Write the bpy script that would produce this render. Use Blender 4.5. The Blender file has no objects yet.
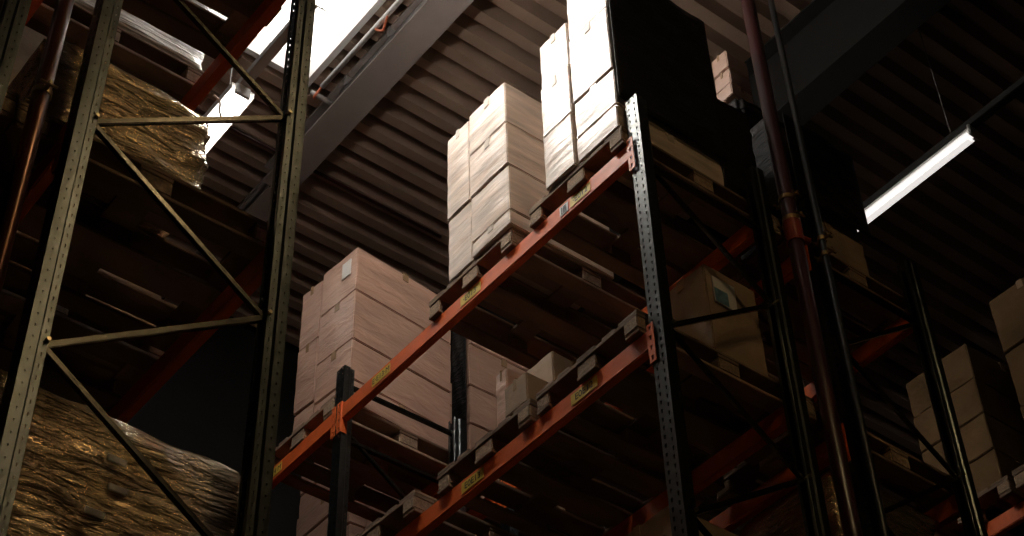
import bpy, bmesh, math, random
from mathutils import Vector, Matrix
R = math.radians
sc = bpy.context.scene
COL = sc.collection
random.seed(7)

# ------------------------------------------------------------------ camera
# world origin = the camera's spot, z up; the hall floor lies 1.5 m lower
cam_d = bpy.data.cameras.new('camera'); cam = bpy.data.objects.new('camera', cam_d); COL.objects.link(cam)
cam_d.sensor_width = 36.0; cam_d.lens = 1693.97 / 1024 * 36.0
cam_d.clip_start = 0.05; cam_d.clip_end = 200
W = ((0.61673582, 0.78677579, -0.02491553), (-0.55577507, 0.41280808, -0.72159792), (-0.55745044, 0.45888271, 0.6918639))
rot = Matrix(((W[0][0], -W[1][0], -W[2][0]), (W[0][1], -W[1][1], -W[2][1]), (W[0][2], -W[1][2], -W[2][2])))
cam.matrix_world = rot.to_4x4()
sc.camera = cam
sc.view_settings.view_transform = 'Standard'; sc.view_settings.look = 'None'
sc.view_settings.gamma = 1.0; sc.view_settings.use_curve_mapping = False
sc.view_settings.exposure = 0.0

# ------------------------------------------------------------------ sky, sun, daylight
SKY_STRENGTH = 4.0
SUN_STRENGTH = .8
LAMP_STRENGTH = 85.0
wd = bpy.data.worlds.new('sky'); sc.world = wd; wd.use_nodes = True
wn = wd.node_tree; bg = wn.nodes['Background']
bg.inputs[0].default_value = (1.0, 0.93, 0.86, 1); bg.inputs[1].default_value = SKY_STRENGTH
SX0, SX1, SY0, SY1, ROOF = -7.72, -4.2, 2.75, 4.30, 10.5       # skylight opening in the roof
sun_d = bpy.data.lights.new('sun', 'SUN'); sun_d.energy = SUN_STRENGTH; sun_d.angle = R(3); sun_d.color = (1.0, 0.93, 0.84)
sun = bpy.data.objects.new('sun', sun_d); COL.objects.link(sun)
sun.rotation_euler = Vector((1.55, 1.15, -3.2)).to_track_quat('-Z', 'Y').to_euler()
pd = bpy.data.lights.new('skylight_portal', 'AREA'); pd.shape = 'RECTANGLE'; pd.size = SX1 - SX0; pd.size_y = SY1 - SY0
pd.cycles.is_portal = True
po = bpy.data.objects.new('skylight_portal', pd); COL.objects.link(po)
po.location = ((SX0 + SX1) / 2, (SY0 + SY1) / 2, ROOF + .22)

# ------------------------------------------------------------------ materials
def mat(name, base, rough=.6, metal=0, var=.15, scale=6, bump=0, bscale=20, stretch=(1, 1, 1), coat=0, emit=None, es=0, rnd=.0, wrinkle=0, dark2=None, brot=(0,0,0), coatr=.2, spec=.5):
    m = bpy.data.materials.new(name); m.use_nodes = True; t = m.node_tree; N = t.nodes; L = t.links
    b = N['Principled BSDF']
    b.inputs['Roughness'].default_value = rough; b.inputs['Metallic'].default_value = metal
    b.inputs['Specular IOR Level'].default_value = spec; b.inputs['Coat Weight'].default_value = coat; b.inputs['Coat Roughness'].default_value = coatr
    tc = N.new('ShaderNodeTexCoord'); mp = N.new('ShaderNodeMapping'); mp.inputs['Scale'].default_value = stretch; mp.inputs['Rotation'].default_value = brot
    L.new(tc.outputs['Object'], mp.inputs[0])
    oi = N.new('ShaderNodeObjectInfo')
    ad = N.new('ShaderNodeVectorMath'); ad.operation = 'ADD'
    sc_ = N.new('ShaderNodeVectorMath'); sc_.operation = 'SCALE'; sc_.inputs[3].default_value = 13
    cmb = N.new('ShaderNodeCombineXYZ'); L.new(oi.outputs['Random'], cmb.inputs[0]); L.new(oi.outputs['Random'], cmb.inputs[1])
    L.new(cmb.outputs[0], sc_.inputs[0]); L.new(mp.outputs[0], ad.inputs[0]); L.new(sc_.outputs[0], ad.inputs[1])
    nz = N.new('ShaderNodeTexNoise'); nz.inputs['Scale'].default_value = scale; nz.inputs['Detail'].default_value = 5
    L.new(ad.outputs[0], nz.inputs['Vector'])
    mx = N.new('ShaderNodeMix'); mx.data_type = 'RGBA'
    d = dark2 or tuple(c * (1 - var) for c in base); l = tuple(min(1, c * (1 + var * .6)) for c in base)
    mx.inputs[6].default_value = (*d, 1); mx.inputs[7].default_value = (*l, 1)
    mr = N.new('ShaderNodeMapRange'); mr.inputs[1].default_value = .32; mr.inputs[2].default_value = .68
    L.new(nz.outputs[0], mr.inputs[0]); L.new(mr.outputs[0], mx.inputs[0])
    out = mx.outputs[2]
    if rnd:
        hs = N.new('ShaderNodeHueSaturation'); m2 = N.new('ShaderNodeMapRange')
        m2.inputs[3].default_value = 1 - rnd; m2.inputs[4].default_value = 1 + rnd
        L.new(oi.outputs['Random'], m2.inputs[0]); L.new(m2.outputs[0], hs.inputs['Value']); L.new(out, hs.inputs['Color']); out = hs.outputs[0]
    L.new(out, b.inputs['Base Color'])
    if bump:
        n2 = N.new('ShaderNodeTexNoise'); n2.inputs['Scale'].default_value = bscale; n2.inputs['Detail'].default_value = 6
        n2.inputs['Distortion'].default_value = wrinkle
        L.new(ad.outputs[0], n2.inputs['Vector'])
        bp = N.new('ShaderNodeBump'); bp.inputs['Strength'].default_value = bump; bp.inputs['Distance'].default_value = .02
        L.new(n2.outputs[0], bp.inputs['Height']); L.new(bp.outputs[0], b.inputs['Normal'])
        if coat: L.new(bp.outputs[0], b.inputs['Coat Normal'])
    if emit:
        b.inputs['Emission Color'].default_value = (*emit, 1); b.inputs['Emission Strength'].default_value = es
    return m
M = {}
M['card'] = mat('cardboard_under_film', (.54, .335, .245), .40, var=.16, scale=2.5, bump=.5, bscale=5, stretch=(1.2, 1, 3.5), coat=.35, rnd=.12, wrinkle=.6, brot=(0, R(35), 0), coatr=.3)
M['pale'] = mat('pale_carton_under_film', (.72, .575, .46), .42, var=.3, scale=2.6, bump=.3, bscale=4.5, stretch=(1, 1, 6), coat=.5, rnd=.06, wrinkle=.5, brot=(0, R(38), 0), coatr=.25)
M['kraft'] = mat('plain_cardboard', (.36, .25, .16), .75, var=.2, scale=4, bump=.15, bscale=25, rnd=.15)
M['brown'] = mat('shade_brown_cardboard', (.15, .092, .045), .9, spec=.08, var=.2, scale=4, bump=.2, bscale=20, rnd=.12)  # plain cardboard darkened to stand in for dim light across the far aisle
M['tape'] = mat('brown_packing_tape', (.36, .23, .13), .25, var=.1, coat=.3)
M['paletape'] = mat('clear_packing_tape', (.6, .5, .4), .2, var=.1, coat=.4)
M['gold'] = mat('brown_stretch_film', (.80, .58, .33), .2, .8, var=.45, scale=3, bump=2.2, bscale=11, stretch=(1, .45, 2.4), coat=1.0, wrinkle=1.0, coatr=.16)
M['black'] = mat('black_shade_film', (.010, .008, .007), .55, var=.4, scale=3, bump=.9, bscale=6, stretch=(1, 1, 4), coat=.0, wrinkle=1.0, coatr=.2, spec=.25)  # near-black colour that paints shade on unlit stack sides and gaps
M['clear'] = mat('white_stretch_film', (.62, .60, .58), .25, var=.25, scale=5, bump=.9, bscale=7, stretch=(1, .6, 9), coat=.7, wrinkle=.3, coatr=.15)
M['wood'] = mat('pallet_wood', (.27, .18, .12), .85, var=.35, scale=7, bump=.35, bscale=14, stretch=(1, .35, 1), rnd=.3)
M['chip'] = mat('pallet_block_chipboard', (.33, .23, .15), .9, var=.3, scale=60, bump=.3, bscale=60, rnd=.2)
M['orange'] = mat('orange_beam_paint', (.76, .135, .022), .5, var=.12, scale=10, bump=.05)
M['steel'] = mat('grey_blue_upright_steel', (.075, .08, .075), .3, .95, var=.25, scale=14, bump=.08, bscale=30, dark2=(.11, .12, .125))
M['brace'] = mat('galvanised_brace', (.075, .068, .055), .27, .9, var=.25, scale=20)
M['bolt'] = mat('zinc_bolt', (.5, .42, .25), .3, .9)
M['roof'] = mat('roof_deck_metal', (.37, .265, .20), .5, .0, var=.2, scale=1.2, bump=0, dark2=(.26, .18, .135))
M['girder'] = mat('girder_paint', (.36, .31, .285), .55, 0, var=.06)
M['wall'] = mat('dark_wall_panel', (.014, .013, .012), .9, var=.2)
M['floor'] = mat('concrete_floor', (.07, .062, .055), .6, var=.3, scale=2)
M['white'] = mat('white_paint', (.75, .74, .72), .5, var=.05)
M['grey'] = mat('grey_conduit', (.42, .40, .39), .4, .3, var=.1)
M['flex'] = mat('orange_cable', (.62, .16, .07), .5)
M['fitting'] = mat('red_fitting_paint', (.30, .04, .02), .35)
M['redpipe'] = mat('red_pipe_paint', (.045, .010, .010), .35, 0, var=.15, coat=.2)
M['copper'] = mat('copper_brown_pipe', (.17, .062, .035), .28, .45, var=.15, scale=4)
M['brass'] = mat('clamp_metal', (.55, .38, .18), .3, .9)
M['blackp'] = mat('black_plastic', (.015, .016, .015), .4)
M['yellow'] = mat('yellow_sticker', (.72, .50, .06), .5)
M['ink'] = mat('black_ink', (.03, .025, .02), .6)
M['paper'] = mat('white_label', (.75, .72, .68), .5, var=.1)
M['blue'] = mat('blue_print', (.16, .32, .42), .3, var=.4, scale=30, coat=.5)
M['tube'] = mat('lamp_diffuser', (.9, .9, .9), .4, emit=(1.0, .93, .85), es=LAMP_STRENGTH)
M['tubed'] = mat('lamp_diffuser_low', (.9, .9, .9), .4, emit=(1.0, .93, .85), es=7)
M['tubew'] = mat('lamp_diffuser_warm', (.9, .9, .9), .4, emit=(1.0, .70, .36), es=36)
M['tubef'] = mat('lamp_diffuser_dim', (.9, .9, .9), .4, emit=(1.0, .94, .9), es=.8)
def glass():
    m = bpy.data.materials.new('skylight_pane'); m.use_nodes = True; t = m.node_tree; t.nodes.clear()
    o = t.nodes.new('ShaderNodeOutputMaterial'); tr = t.nodes.new('ShaderNodeBsdfTransparent'); g = t.nodes.new('ShaderNodeBsdfGlossy')
    g.inputs['Roughness'].default_value = .1; mx = t.nodes.new('ShaderNodeMixShader'); mx.inputs[0].default_value = .05
    tr.inputs[0].default_value = (.95, .95, .95, 1)
    t.links.new(tr.outputs[0], mx.inputs[1]); t.links.new(g.outputs[0], mx.inputs[2]); t.links.new(mx.outputs[0], o.inputs[0]); return m
M['glass'] = glass()

# ------------------------------------------------------------------ helpers
def obj(name, bm, m, parent=None, smooth=False):
    me = bpy.data.meshes.new(name); bm.to_mesh(me); bm.free()
    me.materials.append(M[m])
    if smooth:
        for p in me.polygons: p.use_smooth = True
    o = bpy.data.objects.new(name, me); COL.objects.link(o)
    if parent: o.parent = parent
    return o
def tag(o, label, cat, group=None):
    o['label'] = label; o['category'] = cat
    if group: o['group'] = group
    return o
def thing(name, label, cat, loc=(0, 0, 0), rz=0, group=None):
    o = bpy.data.objects.new(name, None); COL.objects.link(o); o.empty_display_size = .1
    o.location = loc; o.rotation_euler = (0, 0, rz)
    return tag(o, label, cat, group)
def struct(name, bm, m, parent=None):
    o = obj(name, bm, m, parent)
    if not parent: o['kind'] = 'structure'
    return o
def dup(root, loc, rz, label, group=None):
    r = root.copy(); COL.objects.link(r); r.location = loc; r.rotation_euler = (0, 0, rz); r['label'] = label
    if group: r['group'] = group
    for ch in list(root.children):
        c = ch.copy(); COL.objects.link(c); c.parent = r
        for g in list(ch.children):
            d = g.copy(); COL.objects.link(d); d.parent = c
    return r
def box(bm, x0, x1, y0, y1, z0, z1, bev=0, mtx=None):
    v = bmesh.ops.create_cube(bm, size=1)['verts']
    bmesh.ops.scale(bm, vec=(x1 - x0, y1 - y0, z1 - z0), verts=v)
    bmesh.ops.translate(bm, vec=((x0 + x1) / 2, (y0 + y1) / 2, (z0 + z1) / 2), verts=v)
    if bev:
        es = list({e for q in v for e in q.link_edges})
        r = bmesh.ops.bevel(bm, geom=es, offset=bev, segments=2, affect='EDGES'); v = list({q for f in r['faces'] for q in f.verts} | {q for q in v if q.is_valid})
    if mtx: bmesh.ops.transform(bm, matrix=mtx, verts=v)
    return v
def bx(*a, **k):
    bm = bmesh.new(); box(bm, *a, **k); return bm
def bar(bm, a, b, w, h, bev=.003):
    a = Vector(a); b = Vector(b); d = b - a
    q = d.to_track_quat('Z', 'X').to_matrix().to_4x4()
    box(bm, -w / 2, w / 2, -h / 2, h / 2, 0, d.length, bev, Matrix.Translation(a) @ q)
def tube(bm, a, b, r, seg=16, r2=None):
    a = Vector(a); b = Vector(b); d = b - a
    q = d.to_track_quat('Z', 'X').to_matrix().to_4x4()
    bmesh.ops.create_cone(bm, cap_ends=True, segments=seg, radius1=r, radius2=r2 or r, depth=d.length, matrix=Matrix.Translation((a + b) / 2) @ q)
def tomesh(name, cu):
    q = bpy.data.objects.new(name + '_tmp', cu); COL.objects.link(q); me = bpy.data.meshes.new_from_object(q)
    bpy.data.objects.remove(q); me.name = name; o = bpy.data.objects.new(name, me); COL.objects.link(o); return o
def curve(name, pts, r, m, parent=None):
    cu = bpy.data.curves.new(name, 'CURVE'); cu.dimensions = '3D'; cu.bevel_depth = r; cu.bevel_resolution = 3
    s = cu.splines.new('NURBS'); s.points.add(len(pts) - 1); s.order_u = 3; s.use_endpoint_u = True
    for p, q in zip(s.points, pts): p.co = (*q, 1)
    cu.materials.append(M[m]); o = tomesh(name, cu)
    if parent: o.parent = parent
    return o
def holed(bm, a, b, z0, z1, pitch, hw, hh, off=0):
    """strip of sheet between plan points a and b, one slot per pitch"""
    ax, ay = a; bx_, by = b; L = math.hypot(bx_ - ax, by - ay); n = int(round((z1 - z0) / pitch))
    def P(u, z): return bm.verts.new((ax + (bx_ - ax) * u, ay + (by - ay) * u, z))
    u0 = .5 - hw / L / 2; u1 = .5 + hw / L / 2
    for i in range(n):
        lo = z0 + i * pitch; hi = lo + pitch; c = (lo + hi) / 2 + off
        o = [P(0, lo), P(1, lo), P(1, hi), P(0, hi)]; q = [P(u0 + .25 * (u1 - u0), c - hh / 2), P(u1 - .25 * (u1 - u0), c - hh / 2), P(u1, c + hh / 2), P(u0, c + hh / 2)]
        for k in range(4): bm.faces.new((o[k], o[(k + 1) % 4], q[(k + 1) % 4], q[k]))
def sheet(bm, a, b, z0, z1):
    v = [bm.verts.new((a[0], a[1], z0)), bm.verts.new((b[0], b[1], z0)), bm.verts.new((b[0], b[1], z1)), bm.verts.new((a[0], a[1], z1))]
    bm.faces.new(v)
FLOOR = -1.5
TOP = 7.05

# ------------------------------------------------------------------ the hall
X0, X1, Y0, Y1 = -10.6, 5.0, -7.0, 15.0
struct('floor', bx(X0, X1, Y0, Y1, FLOOR - .2, FLOOR), 'floor')
def deck():
    bm = bmesh.new(); pitch = .214; dz = .15; n = int((X1 - X0) / pitch) + 1
    prof = []
    for i in range(n):
        x = X0 + i * pitch
        prof += [(x, dz), (x + .08, dz), (x + .1, 0), (x + .19, 0)]
    def strip(p, ya, yb):
        prev = None
        for x, z in p:
            c = (bm.verts.new((x, ya, ROOF + z)), bm.verts.new((x, yb, ROOF + z)))
            if prev: bm.faces.new((prev[0], c[0], c[1], prev[1]))
            prev = c
    a = [p for p in prof if p[0] <= SX0]; b = [p for p in prof if SX0 - .1 < p[0] < SX1 + .1]; c = [p for p in prof if p[0] >= SX1]
    strip(a, Y0, Y1); strip(c, Y0, Y1); strip(b, Y0, SY0); strip(b, SY1, Y1)
    return bm
rf = struct('ceiling', deck(), 'roof'); so = rf.modifiers.new('s', 'SOLIDIFY'); so.thickness = .01; so.offset = 1
# insulated outer skin over the deck, so no daylight enters except by the skylight
bm = bmesh.new()
box(bm, X0, SX0 - .05, Y0, Y1, ROOF + .17, ROOF + .2); box(bm, SX1 + .05, X1, Y0, Y1, ROOF + .17, ROOF + .2)
box(bm, SX0 - .05, SX1 + .05, Y0, SY0 - .05, ROOF + .17, ROOF + .2); box(bm, SX0 - .05, SX1 + .05, SY1 + .05, Y1, ROOF + .17, ROOF + .2)
struct('trim_1', bm, 'wall')
struct('wall_left', bx(X0 - .2, X0, Y0, Y1, FLOOR, ROOF + .2), 'wall')
struct('wall_right', bx(X1, X1 + .2, Y0, Y1, FLOOR, ROOF + .2), 'wall')
struct('wall_front', bx(X0, X1, Y0 - .2, Y0, FLOOR, ROOF + .2), 'wall')
struct('wall_back', bx(X0, X1, Y1, Y1 + .2, FLOOR, ROOF + .2), 'wall')
# skylight: upstand curb round the opening and a clear pane on bars
bm = bmesh.new(); t = .05; zt = ROOF + .2
box(bm, SX0 - t, SX0, SY0 - t, SY1 + t, ROOF - .02, zt); box(bm, SX1, SX1 + t, SY0 - t, SY1 + t, ROOF - .02, zt)
box(bm, SX0, SX1, SY0 - t, SY0, ROOF - .02, zt); box(bm, SX0, SX1, SY1, SY1 + t, ROOF - .02, zt)
wnd = struct('window_1', bm, 'white')
pn = obj('pane', bx(SX0 - t, SX1 + t, SY0 - t, SY1 + t, zt, zt + .008), 'glass', wnd)
bm = bmesh.new()
for x in (SX0 + 1.17, SX0 + 2.34): box(bm, x - .02, x + .02, SY0, SY1, zt - .03, zt)
obj('glazing_bar', bm, 'white', wnd)
# main girder along the aisle and trimmers under the deck
def girder(y, z, w, h, x0, x1, tf=.018):
    bm = bmesh.new()
    box(bm, x0, x1, y - w / 2, y + w / 2, z, z + tf); box(bm, x0, x1, y - w / 2, y + w / 2, z + h - tf, z + h)
    box(bm, x0, x1, y - .008, y + .008, z + tf, z + h - tf); return bm
gb = girder(4.665, ROOF - .2, .275, .2, -8.72, X1); tag(obj('roof_girder', gb, 'girder'), 'wide grey steel girder under the roof beside the skylight', 'beam')
gb = girder(4.70, ROOF - .2, .2, .2, X0, -8.74); tag(obj('roof_girder', gb, 'girder'), 'narrower far length of grey girder, seen behind the tall left rack post', 'beam')

tag(obj('roof_girder', girder(7.12, ROOF - .8, .26, .8, X0, X1), 'wall'), 'added deep girder blocking light between the red pipe and the far aisle lamp', 'beam')  # girder added deep and dark to block lamp light on the right-hand roof

# ------------------------------------------------------------------ uprights, braces, frames
def upright_mesh():
    bm = bmesh.new(); z0 = FLOOR + .01; h0 = 2.5; w = .045
    for a, b, off in (((-w, 0), (0, 0), 0), ((0, 0), (w, 0), .012)):
        sheet(bm, a, b, z0, h0); holed(bm, a, b, h0, TOP, .05, .013, .024, off)
    for s in (-1, 1):
        sheet(bm, (s * w, 0), (s * w, .042), z0, h0); holed(bm, (s * w, 0), (s * w, .042), h0, TOP, .05, .006, .010, 0)
        sheet(bm, (s * w, .042), (s * (w - .010), .050), z0, TOP)
        holed(bm, (s * (w - .010), .050), (s * (w - .010), .08), h0, TOP, .05, .005, .018, 0); sheet(bm, (s * (w - .010), .050), (s * (w - .010), .08), z0, h0)
        sheet(bm, (s * (w - .010), .08), (s * (w - .028), .08), z0, TOP)
    bmesh.ops.remove_doubles(bm, verts=bm.verts, dist=.0004); bmesh.ops.recalc_face_normals(bm, faces=bm.faces)
    return bm
def rack_frame(x, y0, y1, zig, label, start_front=True, horiz=(6.5, 6.93)):
    """zig: heights of the zigzag nodes from the top down, starting on the front (low y) post or the rear one"""
    t = thing('rack_frame', label, 'rack frame', (x, y0, FLOOR), 0, 'upright frames of the pallet racks')
    global UP
    D = y1 - y0
    for k in (0, 1):
        if UP is None:
            o = obj('upright', upright_mesh(), 'steel', t); UP = o
            so = o.modifiers.new('s', 'SOLIDIFY'); so.thickness = .003; so.offset = 0
        else:
            o = UP.copy(); COL.objects.link(o); o.parent = t
        o.location = (0, 0 if k == 0 else D, -FLOOR); o.rotation_euler = (0, 0, 0 if k == 0 else math.pi)
        fp = obj('foot_plate', bx(-.07, .07, -.03, .12, 0, .012), 'steel', t); fp.location = (0, 0 if k == 0 else D - .09, 0)
    f, r = .075, D - .075
    side = 0 if start_front else 1
    for i in range(len(zig) - 1):
        a = (0, f if side == 0 else r, zig[i] - FLOOR); side = 1 - side; b = (0, f if side == 0 else r, zig[i + 1] - FLOOR)
        bm = bmesh.new(); bar(bm, a, b, .026, .022); obj('diagonal_brace', bm, 'brace', t)
        bm = bmesh.new(); tube(bm, (-.05, b[1], b[2]), (.052, b[1], b[2]), .009, 8); obj('bolt', bm, 'bolt', t)
    for z in horiz:
        bm = bmesh.new(); bar(bm, (0, f, z - FLOOR), (0, r, z - FLOOR), .028, .03); obj('horizontal_brace', bm, 'brace', t)
    return t
UP = None
XA, XB, XC = -4.24, -7.06, -9.86
zA = [6.56, 6.0, 5.42, 4.86, 4.32, 3.74, 3.2, 2.6, 2.0, 1.4, .8, .2, -.4, -1.0]
zBf = [6.56, 5.98, 5.44, 4.86, 4.30, 3.74, 3.18, 2.6, 2.0, 1.4, .8, .2, -.4, -1.0]
rows = {'A': (4.37, 5.33), 'B': (1.385, 2.345), 'C': (5.68, 6.62), 'Z': (.10, 1.11), 'D': (8.65, 9.6)}
rack_frame(XA, *rows['A'], zA, 'perforated steel rack frame at the near end of the centre rack', True, (6.57,))
rack_frame(XB, *rows['A'], zA[:1] + zA[1:], 'rack frame with short post top just above the orange beam joint', True)
rack_frame(XC, *rows['A'], zA, 'far rack frame of the centre rack behind the left-hand stack of brown cartons', True)
rack_frame(XA, *rows['B'], zBf, 'large dark rack frame in the left foreground crossing the skylight', False, (7.0,))
rack_frame(XB, *rows['B'], zBf, 'second rack frame of the left foreground rack, in the dark behind its first bay', False, (7.0,))
rack_frame(XC, *rows['B'], zBf, 'third rack frame of the left foreground rack, deepest in the dark', False, (7.0,))
rack_frame(XA, *rows['C'], zBf, 'dark rack frame right of the red pipe, below the far aisle lamp', False, (6.56,))
rack_frame(XB, *rows['C'], zBf, 'rack frame further along the rack behind the centre one', False)
rack_frame(XC, *rows['C'], zBf, 'farthest rack frame of the rack behind the centre one', False)
rack_frame(XA, *rows['Z'], zA, 'rack frame at the far left edge of the picture, left of the copper-brown pipe', True)
rack_frame(XB, *rows['Z'], zA, 'rack frame one bay further along the leftmost rack', True)
rack_frame(XB, *rows['D'], zA, 'rack frame of the rack across the far aisle on the right', True)
rack_frame(XA + .02, *rows['D'], zA, 'near rack frame of the rack across the far aisle, right of its tall stacks', True)

# ------------------------------------------------------------------ beams
def conn_mesh():
    bm = bmesh.new()
    holed(bm, (.003, -.006), (.049, -.006), -.20, .04, .06, .016, .028)
    sheet(bm, (.049, -.006), (.049, .04), -.20, .04)
    bmesh.ops.remove_doubles(bm, verts=bm.verts, dist=.0004); bmesh.ops.recalc_face_normals(bm, faces=bm.faces); return bm
CN = [None, None]
def connector(parent, loc, side, face):
    i = 0 if side > 0 else 1
    if CN[i] is None:
        bm = conn_mesh()
        if i: bmesh.ops.scale(bm, vec=(-1, 1, 1), verts=bm.verts)
        o = obj('connector_plate', bm, 'orange', parent); so = o.modifiers.new('s', 'SOLIDIFY'); so.thickness = .004; so.offset = 0; CN[i] = o
    else:
        o = CN[i].copy(); COL.objects.link(o); o.parent = parent
    o.location = loc
    if face > 0: o.scale = (1, -1, 1)
    return o
def sticker(parent, x, y, zc, face, kind='yellow', w=.19, txt='E13 M'):
    s = obj('label', bx(-w / 2, w / 2, -.001, .001, -.034, .034), 'yellow' if kind == 'yellow' else 'paper', parent)
    s.location = (x, y + face * .002, zc); s['label'] = 'yellow location sticker with black letters' if kind == 'yellow' else 'white barcode sticker'
    if kind == 'yellow':
        cu = bpy.data.curves.new('lettering', 'FONT'); cu.body = txt; cu.size = .056; cu.align_x = 'CENTER'; cu.align_y = 'CENTER'; cu.extrude = .0006
        cu.materials.append(M['ink']); o = tomesh('lettering', cu); o.parent = s
        o.location = (0, -.0014, 0); o.rotation_euler = (R(90), 0, 0)
    else:
        bm = bmesh.new(); rr = random.Random(3); u = -w / 2 + .012
        while u < w / 2 - .012:
            q = rr.choice((.003, .005, .008)); box(bm, u, u + q, -.0022, -.001, -.026, .026); u += q + rr.choice((.003, .006))
        obj('barcode', bm, 'ink', s)
    return s
def beam(x0, x1, y, ztop, label, face=-1, h=.12, conn=True):
    """face -1: beam on the aisle side facing -Y, y is its outer face"""
    t = thing('rack_beam', label, 'beam', ((x0 + x1) / 2, y, ztop - h), 0, 'orange load beams')
    d = .05; y0, y1 = (0, d) if face < 0 else (-d, 0); hw = (x1 - x0) / 2
    bm = bmesh.new(); box(bm, -hw, hw, y0, y1, 0, h, .006)
    obj('box_section', bm, 'orange', t)
    if conn:
        connector(t, (-hw - .045, 0, h - .02), 1, face); connector(t, (hw + .045, 0, h - .02), -1, face)
    return t
g = .05
def rowbeams(row, levels, bays, names, sides=(0, 1)):
    ya, yb = rows[row]; out = {}
    for zi, z in enumerate(levels):
        for bi, (a, b) in enumerate(bays):
            for s in sides:
                y = ya - .008 if s == 0 else yb + .008
                out[(zi, bi, s)] = beam(a + g, b - g, y, z, names(zi, bi, s), -1 if s == 0 else 1)
    return out
bays = ((XB, XA), (XC, XB))
LV = ['top level', 'middle level', 'lower level']
bw = ['near bay', 'far bay']; sd = ['front', 'rear']
bA = rowbeams('A', (6.72, 5.39, 4.06), bays, lambda z, b, s: f'orange rack beam, {sd[s]} side, {bw[b]}, {LV[z]} of the centre rack')
bC = rowbeams('C', (6.72, 5.39, 4.06), bays, lambda z, b, s: f'orange rack beam, {sd[s]} side, {bw[b]}, {LV[z]} of the rack behind the centre one')
bB = rowbeams('B', (6.70, 4.79, 2.1), bays, lambda z, b, s: f'dull red rack beam, {sd[s]} side, {bw[b]}, {LV[z]} of the left foreground rack')
bZ = rowbeams('Z', (6.70, 4.79), bays[:1], lambda z, b, s: f'red rack beam, {sd[s]} side, {LV[z]} of the leftmost rack')
bD = rowbeams('D', (6.72, 5.39), bays[:1], lambda z, b, s: f'orange rack beam, {sd[s]} side, {LV[z]} of the rack across the far aisle')
def onbeam(b, x, kind='yellow', w=.19, txt='E13 M'): sticker(b, x - b.location.x, -.001, .06, -1, kind, w, txt)
b = bA[(0, 0, 0)]; onbeam(b, -6.58, txt='E·E13·M'); onbeam(b, -5.68, txt='·E013·'); onbeam(b, -4.83, 'paper', .07); onbeam(b, -4.69, txt='·E012', w=.17)
onbeam(bA[(0, 1, 0)], -7.79, txt='E·E14·M')
onbeam(bA[(1, 0, 0)], -5.68, txt='E0E13'); onbeam(bA[(1, 0, 0)], -4.77, txt='E0E12', w=.2)

# ------------------------------------------------------------------ pallets (0.8 x 1.2 m)
def make_pallet():
    t = thing('wooden_pallet', '', 'pallet', (0, 0, 0))
    rr = random.Random(5)
    xs = (-.3275, -.175, 0, .175, .3275); ws = (.145, .1, .145, .1, .145)
    for x, w in zip(xs, ws):
        e = rr.uniform(-.006, .006)
        obj('deckboard', bx(x - w / 2, x + w / 2, -.6 + e, .6 + e, .122, .144, bev=.003), 'wood', t)
    for y in (-.5275, 0, .5275): obj('stringer_board', bx(-.4, .4, y - .0725, y + .0725, .1, .1215, bev=.002), 'wood', t)
    for x, w in ((-.35, .1), (0, .145), (.35, .1)):
        for y in (-.5275, 0, .5275):
            obj('block', bx(x - w / 2, x + w / 2, y - .0725 + rr.uniform(-.006, .006), y + .0725, .0225, .0995, bev=.005), 'chip', t)
        obj('bottom_board', bx(x - w / 2, x + w / 2, -.6, .6, 0, .022, bev=.003), 'wood', t)
    return t
PAL = None
def pallet(x1, y, z, label, rz=0, dx=.8):
    """x1: right (near) edge, y: centre"""
    global PAL
    loc = (x1 - .4, y, z)
    lab = 'wooden pallet ' + label
    if PAL is None:
        PAL = make_pallet(); PAL.location = loc; PAL.rotation_euler.z = rz; PAL['label'] = lab; PAL['group'] = 'wooden pallets on the racks'; return PAL
    return dup(PAL, loc, rz, lab, 'wooden pallets on the racks')

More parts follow.
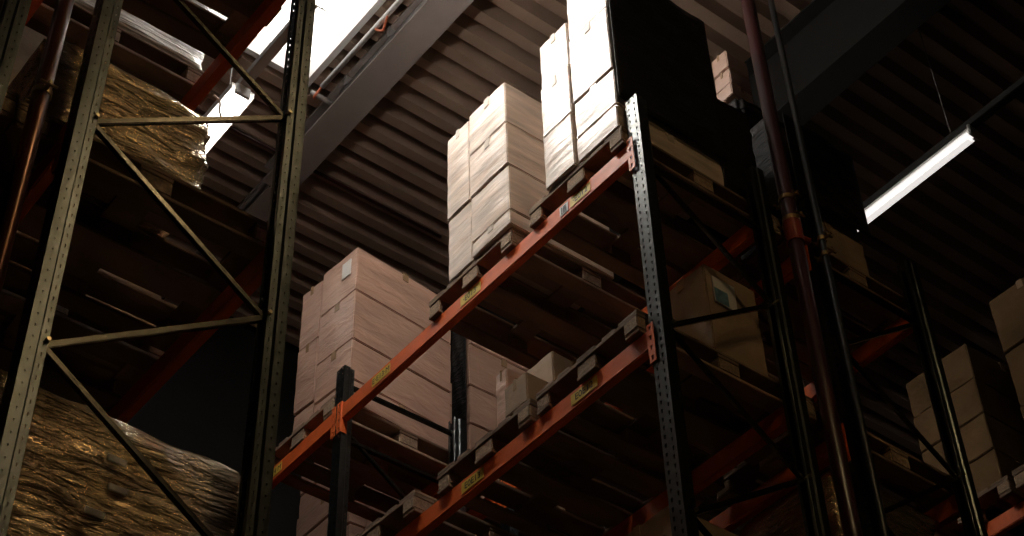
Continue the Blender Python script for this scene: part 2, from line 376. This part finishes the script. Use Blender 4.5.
# ------------------------------------------------------------------ cartons
def carton(x0, x1, y0, y1, z0, z1, m, label, tape='y', seed=0, rot=None, lab=None, bulge=.003, group=None, cat='carton', flap=False):
    """origin at base centre. rot=(px,py,angle): whole stack turned about a point"""
    rr = random.Random(seed * 7 + 1)
    w, d, h = x1 - x0, y1 - y0, z1 - z0
    cx, cy = (x0 + x1) / 2, (y0 + y1) / 2; a = 0
    if rot:
        px, py, a = rot; v = Matrix.Rotation(a, 2) @ Vector((cx - px, cy - py)); cx, cy = px + v.x, py + v.y
    t = thing('carton', label, cat, (cx, cy, z0), a + rr.uniform(-.006, .006), group)
    bm = bmesh.new(); box(bm, -w / 2, w / 2, -d / 2, d / 2, 0, h)
    bmesh.ops.bevel(bm, geom=bm.edges[:], offset=.006, segments=2, affect='EDGES')
    bmesh.ops.subdivide_edges(bm, edges=[e for e in bm.edges if e.calc_length() > .08], cuts=7, use_grid_fill=True)
    ph = rr.uniform(0, 6)
    for v in bm.verts:
        u, q, s = v.co.x / w * 2, v.co.y / d * 2, v.co.z / h * 2 - 1
        k = (1 - s * s) * bulge
        edge = .0012 * math.sin(v.co.z * 31 + ph) + .0012 * math.sin(v.co.x * 27 + v.co.y * 29 + ph * 2)
        v.co.x += (u * k * (1 - q * q) + u * edge); v.co.y += (q * k * (1 - u * u) + q * edge)
        if s > .9: v.co.z -= .004 * abs(math.sin(u * 3 + ph))
    body = obj('body', bm, m, t, smooth=False)
    tm = 'paletape' if m == 'pale' else 'tape'
    e = .0035 + bulge * .3
    if tape == 'y':      # tape over the long seam, folding down the two y ends
        tw = min(.05, w * .14); bm = bmesh.new()
        box(bm, -tw / 2, tw / 2, -d / 2 - e, d / 2, h - .002, h + .003); obj('tape', bm, tm, t)
        obj('tape', bx(-tw / 2, tw / 2, -d / 2 - e, -d / 2 + .01, h - min(.07, h * .35), h - .003), tm, t)
    else:
        tw = min(.05, d * .14); bm = bmesh.new()
        box(bm, -w / 2, w / 2 + e, -tw / 2, tw / 2, h - .002, h + .003); obj('tape', bm, tm, t)
        obj('tape', bx(w / 2 - .01, w / 2 + e, -tw / 2, tw / 2, h - min(.07, h * .35), h - .003), tm, t)
    if lab == 'front':
        l = obj('label', bx(w * .1, w * .34, -d / 2 - .0095, -d / 2 - .004, h * .45, h * .8), 'paper', t); l['label'] = 'white paper label'
    if lab == 'side':
        l = obj('label', bx(w / 2 + .004, w / 2 + .0095, -d * .4, -d * .15, h * .5, h * .75), 'paper', t); l['label'] = 'white paper label'
    return t
def stack(cols, y0, y1, m, where, seed, rot=None, labs=()):
    """cols: list of (column words, x0, x1, [heights])"""
    n = 0
    for words, x0, x1, zs in cols:
        k = len(zs) - 1
        for i in range(k):
            lw = 'bottom' if i == 0 else ('top' if i == k - 1 else ('second up', 'third up', 'fourth up', 'fifth up', 'sixth up', 'seventh up')[i - 1])
            gp = {'pale': 'pale wrapped', 'card': 'brown wrapped', 'kraft': 'plain', 'brown': 'shade-darkened brown'}[m]
            j = random.Random(seed * 31 + n).uniform(-.012, .012)
            carton(x0 + .005, x1 - .005, y0 + j, y1 + j, zs[i] + .001, zs[i + 1] - .005, m, ', '.join(q for q in (f'{gp} carton', lw, words, where) if q), 'y' if n % 3 else 'x', seed * 31 + n, rot,
                   'front' if (i, words) in labs else None, group=None)
            n += 1
P0 = 4.935  # centre line of centre rack pallets
# top level, centre rack
pallet(-4.30, P0, 6.722, 'under the bright white stack at the head of the centre rack')
pallet(-5.26, P0, 6.722, 'under the middle stack on the upper orange beam')
pallet(-7.135, P0 + .02, 6.722, 'under the left-hand brown stack beside the rack post', R(1))
def film(x, y0, y1, z0, z1, seed, label, m='black', face='x', bot=(0, 0), parent=None):  # black sheets stand in for shade on carton faces; the gold one is film
    bm = bmesh.new(); n, k = 26, 22; rr = random.Random(seed); g_ = []
    for i in range(n + 1):
        r = []
        for j in range(k + 1):
            u, v = i / n, j / k; zz = z0 + bot[0] + (bot[1] - bot[0]) * u; z = zz + (z1 - zz) * v
            dlt = (.005 * math.sin(v * 26 + u * 9 + seed) + .004 * math.sin(v * 47 - u * 14) + rr.uniform(-.002, .002)) * min(1, 6 * u, 6 * (1 - u))
            
            p = (x + dlt, y0 + (y1 - y0) * u, z) if face == 'x' else (y0 + (y1 - y0) * u, x - dlt, z)
            r.append(bm.verts.new(p))
        g_.append(r)
    for i in range(n):
        for j in range(k): bm.faces.new((g_[i][j], g_[i + 1][j], g_[i + 1][j + 1], g_[i][j + 1]))
    o = obj('film_or_shade_sheet', bm, m, None, True); so = o.modifiers.new('s', 'SOLIDIFY'); so.thickness = .004
    return tag(o, label, 'film')
W1 = 'bright stack at the head of centre rack'
stack([('left column', -4.93, -4.665, [6.866, 7.30, 7.73, 8.14]), ('right column', -4.66, -4.31, [6.866, 7.06, 7.36, 7.92, 8.36])], 4.33, 5.12, 'pale', W1, 1)
film(-4.285, 4.33, 5.14, 7.08, 8.36, 3, 'black sheet standing in for shade on the near end of the white stack')  # dark sheet in place of shade on the end facing the viewer
W2 = 'middle stack on upper orange beam'
stack([('left column', -5.86, -5.62, [6.866, 7.38, 8.11]), ('right column', -5.615, -5.24, [6.866, 6.99, 7.37, 7.74, 8.12])], 4.32, 5.10, 'pale', W2, 2)
W3 = 'stack left of the short rack post'
stack([('left column', -7.73, -7.50, [6.866, 7.12, 7.68, 8.22]), ('right column', -7.495, -7.10, [6.866, 7.06, 7.40, 7.84, 8.25])], 4.48, 5.34, 'card', W3, 3, rot=(-7.1, 4.48, R(5)), labs=((3, 'right column'),))
# middle level, centre rack
z = 5.392
pallet(-4.31, P0, z, 'nearly empty, on the middle beam against the perforated post', R(-1))
pallet(-5.16, P0, z, 'holding two small loose cartons on the middle beam')
pallet(-6.16, P0 - .03, z, 'third along on the middle beam, just above the picture edge', R(1.5))
carton(-5.47, -5.19, 4.53, 4.86, 5.54, 5.98, 'kraft', 'taller plain carton at the back of the pair on the middle beam', 'x', 41, bulge=.004)
carton(-5.38, -5.19, 4.345, 4.515, 5.54, 5.74, 'kraft', 'smallest plain carton standing in front of a taller one on the middle beam', 'y', 42, bulge=.003)
carton(-5.58, -5.485, 4.45, 4.8, 5.54, 6.02, 'card', 'slim upright brown carton left of the pair on the middle beam', 'y', 43, bulge=.003)
c = carton(-4.72, -4.36, 4.90, 5.28, 5.54, 6.20, 'kraft', 'plain carton with a blue and white printed label inside the near frame', 'y', 44, bulge=.004)
l = obj('label', bx(.188, .194, -.15, .01, .40, .58), 'paper', c); l['label'] = 'shiny white shipping label'
l2 = obj('print', bx(.194, .196, -.145, -.05, .405, .50), 'blue', l); l2['label'] = 'blue printed panel'
# odd black moulding lying on the near pallet
t = thing('plastic_corner_guard', 'black plastic corner guard lying on the near middle pallet by the post', 'corner guard', (-4.52, 4.62, 5.537))
bm = bmesh.new(); box(bm, -.11, .11, -.06, .06, 0, .05, .008); box(bm, -.012, .012, -.05, .05, .05, .2, .006); obj('body', bm, 'blackp', t)
bm = bmesh.new(); tube(bm, (0, 0, .2), (.02, 0, .30), .014, 10); obj('prong', bm, 'blackp', t)
# lower level, centre rack
z = 4.062
pallet(-4.30, P0, z, 'on the lower level inside the near frame, mostly out of the picture')
pallet(-5.15, P0, z, 'on the lower level under the shiny wrapped load')
carton(-4.98, -4.5, 4.60, 5.05, 4.21, 4.60, 'kraft', 'plain carton poking up from the bottom edge beside the perforated post', 'y', 51)

# rounded film-wrapped loads
def bale(x0, x1, y0, y1, z0, z1, m, label, seed, amp=.012, top=.05, tabs=0):
    t = thing('wrapped_load', label, 'wrapped load', ((x0 + x1) / 2, (y0 + y1) / 2, z0))
    w, d, h = x1 - x0, y1 - y0, z1 - z0
    bm = bmesh.new(); box(bm, -w / 2, w / 2, -d / 2, d / 2, 0, h)
    bmesh.ops.bevel(bm, geom=bm.edges[:], offset=.03, segments=3, affect='EDGES')
    bmesh.ops.subdivide_edges(bm, edges=[e for e in bm.edges if e.calc_length() > .06], cuts=23, use_grid_fill=True)
    rr = random.Random(seed); a, b_, c_ = (rr.uniform(0, 6) for _ in range(3))
    for v in bm.verts:
        u, q = v.co.x / w * 2, v.co.y / d * 2; zz = v.co.z
        n = math.sin(zz * 34 + v.co.y * 7 + v.co.x * 6 + a) * .5 + math.sin(zz * 71 - v.co.y * 13 + b_) * .3 + math.sin(zz * 13 + v.co.y * 21 + c_) * .3
        v.co.x += u * n * amp; v.co.y += q * n * amp
        if zz > h * .9: v.co.z += -top * (u ** 4 + q ** 4) * .5 + .006 * math.sin(v.co.x * 20 + v.co.y * 17)
    obj('film_wrap', bm, m, t, True)
    if tabs:
        for i in range(tabs):
            yy = rr.uniform(-d * .1, d * .45); z_ = rr.uniform(h * .45, h * .9)
            l = obj('label', bx(w / 2 + .006, w / 2 + .014, yy, yy + .07, z_, z_ + .022), 'paper', t); l['label'] = 'small pale label showing through the film'
    return t
bale(-5.95, -5.27, 4.5, 5.2, 4.21, 4.86, 'gold', 'shiny film-wrapped load at the bottom edge left of the perforated post', 11)
# left foreground rack
bale(-4.95, -4.36, 5.16, 5.52, 6.868, 7.82, 'black', 'black bundle added to darken the back of the bright white stack', 22, amp=.006, top=.02)  # bundle added to hide the lit faces behind and keep this gap dark
PB = 1.805
pallet(-4.36, PB, 4.792, 'under the golden wrapped load in the left foreground rack')
pallet(-5.22, PB, 4.792, 'behind the first, middle level of the left foreground rack')
pallet(-6.07, PB, 4.792, 'third along, middle level of the left foreground rack')
bale(-5.0, -4.40, 1.26, 2.03, 4.938, 5.46, 'gold', 'golden film-wrapped load on the middle level of the left foreground rack', 12, top=.02)
pallet(-4.30, PB, 6.702, 'nearest on the top level of the left foreground rack')
pallet(-5.31, PB, 6.702, 'below the white wrapped load on top of the left foreground rack')
pallet(-6.14, PB, 6.702, 'third along on the top level of the left foreground rack')
bale(-6.06, -5.33, 1.3, 2.36, 6.848, 7.9, 'clear', 'white shrink-wrapped load on the top level of the left foreground rack', 13, amp=.006)
stack([('', -5.96, -5.29, [4.938, 5.45, 5.95, 6.5])], 1.3, 2.3, 'kraft', 'tall stack behind the golden wrapped load', 7)
pallet(-4.36, PB, 2.102, 'under the huge wrapped load at bottom left')
bale(-5.2, -4.40, 1.22, 2.36, 2.248, 3.74, 'gold', 'huge crinkled film-wrapped load at bottom left behind the frame', 14, amp=.014, top=.02, tabs=9)
# leftmost rack
PZ = .6
pallet(-4.34, PZ, 4.792, 'in the leftmost rack behind the copper-brown pipe')
pallet(-5.2, PZ, 4.792, 'second along in the leftmost rack')
carton(-5.0, -4.45, .1, 1.05, 4.938, 5.3, 'kraft', 'plain carton low in the leftmost rack beside the copper-brown pipe', 'x', 61)
pallet(-4.34, PZ, 6.702, 'on the top level of the leftmost rack')
# rack behind the centre one
PC = 6.19
pallet(-4.32, PC, 6.722, 'right of the red pipe, top level of the rack behind the centre one')
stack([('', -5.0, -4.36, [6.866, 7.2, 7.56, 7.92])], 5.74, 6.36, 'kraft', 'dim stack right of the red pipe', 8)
film(-4.30, 5.76, 6.38, 7.22, 7.95, 9, 'black sheet standing in for shade on the near end of the dim stack')  # shade on the upper near end, laid on as a black sheet
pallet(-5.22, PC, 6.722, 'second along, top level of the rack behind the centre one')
film(5.70, -5.0, -4.34, 6.875, 7.95, 6, 'black sheet standing in for shade on the left side of the dim stack', face='y')  # black sheet darkens a face that would otherwise come out lit
bale(-5.0, -4.6, 5.74, 6.3, 7.93, 8.44, 'black', 'black bundle added to fill the shade behind the white stack', 21)  # bundle added under the slim cartons, black like the shade around it
stack([('', -4.80, -4.65, [8.46, 8.58, 8.74, 8.92])], 5.75, 5.95, 'card', 'glimpsed past dark end of white stack', 10)
pallet(-7.12, PC, 6.722, 'far bay, top level of the rack behind the centre one')
pallet(-8.04, PC, 6.722, 'far bay of the rack behind the centre one, second along')
pallet(-8.98, PC, 6.722, 'far bay of the rack behind the centre one, third along')
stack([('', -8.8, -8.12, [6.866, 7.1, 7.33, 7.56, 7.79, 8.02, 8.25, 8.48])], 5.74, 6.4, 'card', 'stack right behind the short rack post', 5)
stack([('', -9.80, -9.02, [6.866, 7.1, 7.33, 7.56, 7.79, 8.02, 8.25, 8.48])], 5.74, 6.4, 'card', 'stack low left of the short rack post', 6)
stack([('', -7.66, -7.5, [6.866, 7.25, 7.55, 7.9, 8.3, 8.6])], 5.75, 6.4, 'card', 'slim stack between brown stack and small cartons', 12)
film(5.705, -7.67, -7.5, 6.875, 8.59, 8, 'black sheet standing in for shade on the left side of the slim stack', face='y')  # shaded face made dark by a black sheet
pallet(-4.32, PC, 5.392, 'inside the dark frame, middle level of the rack behind the centre one')
pallet(-4.34, PC, 4.062, 'under the golden load at bottom right of the centre frame')
bale(-5.15, -4.40, 5.70, 6.5, 4.208, 5.29, 'gold', 'golden crinkled wrapped load glimpsed between the rear post and the red pipe', 15)
# rack across the far aisle
PD = 9.1
pallet(-5.12, PD, 6.722, 'under the left stack across the far aisle')
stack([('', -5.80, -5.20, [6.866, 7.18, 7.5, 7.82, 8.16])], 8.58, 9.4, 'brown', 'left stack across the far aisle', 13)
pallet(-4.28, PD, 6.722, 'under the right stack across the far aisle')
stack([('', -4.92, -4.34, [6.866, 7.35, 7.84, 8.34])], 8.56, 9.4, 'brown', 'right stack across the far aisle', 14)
film(-4.32, 8.56, 9.4, 6.9, 8.3, 5, 'brown film over the near end of the right stack across the far aisle', 'gold')
pallet(-5.3, PD, 5.392, 'lower level across the far aisle')

# ------------------------------------------------------------------ pipes with clamps
def pipe(name, x, y, r, z0, z1, m, label, clamps, mc, cat='pipe'):
    t = thing(name, label, cat, (x, y, z0))
    bm = bmesh.new(); tube(bm, (0, 0, 0), (0, 0, z1 - z0), r, 28); obj('tube', bm, m, t, True)
    for zc in clamps:
        bm = bmesh.new(); z = zc - z0
        tube(bm, (0, 0, z - .015), (0, 0, z + .015), r + .005, 28)
        for s in (-1, 1):
            box(bm, s * (r + .02) - .022, s * (r + .02) + .022, -.006, .006, z - .014, z + .014, .003)
            tube(bm, (s * (r + .028), -.035, z), (s * (r + .028), .035, z), .006, 8)
        obj('clamp', bm, mc, t)
    return t
pipe('sprinkler_pipe', -4.24, 1.25, .033, FLOOR, ROOF, 'copper', 'copper-brown vertical pipe with a brass clamp at the left edge', (4.88,), 'brass')
p = pipe('sprinkler_pipe', -4.22, 5.53, .045, FLOOR, ROOF, 'redpipe', 'dark red vertical pipe with clamps between the two rack frames', (6.78, 6.95), 'brass')
bm = bmesh.new(); tube(bm, (0, 0, 6.60 - FLOOR), (0, 0, 6.76 - FLOOR), .054, 24); tube(bm, (0, 0, 6.66 - FLOOR), (.02, .10, 6.66 - FLOOR), .022, 14); obj('coupling', bm, 'fitting', p)
pipe('conduit', -4.12, 5.64, .02, FLOOR, ROOF, 'blackp', 'thin black conduit running up beside the dark red pipe', (6.5, 6.62), 'brass')
# branch line and thin roof lines
def line(name, pts, r, m, label, cat):
    t = thing(name, label, cat, pts[0]); o = Vector(pts[0])
    for i in range(len(pts) - 1):
        bm = bmesh.new(); tube(bm, Vector(pts[i]) - o, Vector(pts[i + 1]) - o, r, 12); obj('tube', bm, m, t, True)
    return t
t = line('conduit', [(-7.64, 4.40, 10.4), (-4.0, 4.40, 10.4)], .022, 'white', 'pale conduit running along the edge of the skylight', 'conduit')
t = line('conduit', [(-7.57, 4.55, 10.36), (-4.0, 4.55, 10.36)], .024, 'grey', 'grey conduit running between skylight and girder', 'conduit')
for x in (-7.5, -6.9, -6.3, -5.7):
    bm = bmesh.new(); box(bm, x + 7.57 - .015, x + 7.57 + .015, -.03, .03, .02, .14); obj('bracket', bm, 'grey', t)
line('conduit', [(-7.74, 4.36, 10.4), (-7.74, 4.60, 10.4), (-10.55, 4.60, 10.4)], .022, 'grey', 'grey conduit bending round the skylight corner and on behind the tall post', 'conduit')
tag(curve('flexible_cable', [(-7.64, 4.40, 10.4), (-7.69, 4.39, 10.37), (-7.73, 4.38, 10.34), (-7.75, 4.40, 10.36)], .011, 'flex'), 'short orange cable loop at the skylight corner', 'cable')
tag(curve('flexible_cable', [(-7.57, 4.55, 10.36), (-7.63, 4.56, 10.33), (-7.70, 4.64, 10.32), (-7.74, 4.62, 10.38), (-7.74, 4.58, 10.4)], .012, 'flex'), 'orange cable loop joining the grey conduit beside the girder', 'cable')
tag(curve('flexible_cable', [(-6.9, 4.40, 10.38), (-6.86, 4.44, 10.33), (-6.80, 4.42, 10.34), (-6.74, 4.40, 10.38)], .010, 'flex'), 'orange cable loop halfway along the skylight conduit', 'cable')
line('sprinkler_branch', [(-8.5, 3.2, 10.47), (-8.5, 6.2, 10.47)], .016, 'redpipe', 'thin red pipe running under the roof across the girder', 'pipe')

# ------------------------------------------------------------------ aisle lighting: trunking rails and lamps
def trunk(y, x0, x1, z, label, m='girder'):
    t = thing('lighting_rail', label, 'lighting rail', (x0, y, z)); L = x1 - x0
    bm = bmesh.new(); box(bm, 0, L, -.035, .035, 0, .06, .004); obj('rail', bm, m, t)
    x = .6
    while x < L:
        bm = bmesh.new(); tube(bm, (x, 0, .06), (x, 0, ROOF - z), .004, 6); obj('hanger_wire', bm, 'grey', t); x += 2.6
    return t
LZ = 8.94
def lamp(x0, y, label, m='tube', L=1.5, hood=0):
    t = thing('strip_lamp', label, 'lamp', (x0, y, LZ), 0, 'strip lamps over the aisles')
    bm = bmesh.new(); box(bm, 0, L, -.03, .03, -.03, -.002, .004); obj('housing', bm, 'white', t)
    bm = bmesh.new(); box(bm, .02, L - .02, -.055, .055, -.10, -.031, .03); obj('diffuser', bm, m, t)
    if hood:
        bm = bmesh.new(); hw = hood; box(bm, 0, L, -hw, hw, -.03, -.024); box(bm, 0, L, -hw - .005, -hw, -.12 if hw > .1 else -.08, -.024); box(bm, 0, L, hw, hw + .005, -.12 if hw > .1 else -.08, -.024); obj('reflector', bm, 'white', t)
    obj('end_cap', bx(-.004, .018, -.058, .058, -.104, -.002, bev=.006), 'white', t)
    obj('end_cap', bx(L - .018, L + .004, -.058, .058, -.104, -.002, bev=.006), 'white', t)
    return t
trunk(3.35, X0 + .3, X1 - .5, LZ, 'pale lighting rail crossing below the skylight')
trunk(7.66, X0 + .5, X1 - .5, LZ, 'dark lighting rail over the far aisle on the right', 'blackp')
lamp(-8.38, 3.35, 'glowing strip lamp behind the left frame, below the skylight', 'tubed', hood=.085)
lamp(-5.95, 3.35, 'strip lamp on the rail below the skylight, beside the two white stacks')
lamp(-5.62, 7.66, 'glowing strip lamp over the far aisle at upper right', 'tubef')
lamp(-1.2, 3.35, 'warm hooded strip lamp on the near rail, just beyond the rack ends', 'tubew', hood=.12)
lamp(2.0, 3.35, 'warm hooded strip lamp on the near rail, closest to the viewer', 'tubew', hood=.12)
# small white hook hanging from the left rack's top beam
t = thing('hook', 'small white hook hanging by the red beam under the skylight', 'hook', (-5.25, 2.44, 6.5))
cu = curve('hook_wire', [(0, -.045, .13), (0, 0, .13), (0, 0, .03), (.02, 0, 0), (.03, 0, -.03), (0, 0, -.05), (-.025, 0, -.03), (-.01, 0, 0)], .006, 'white', t)
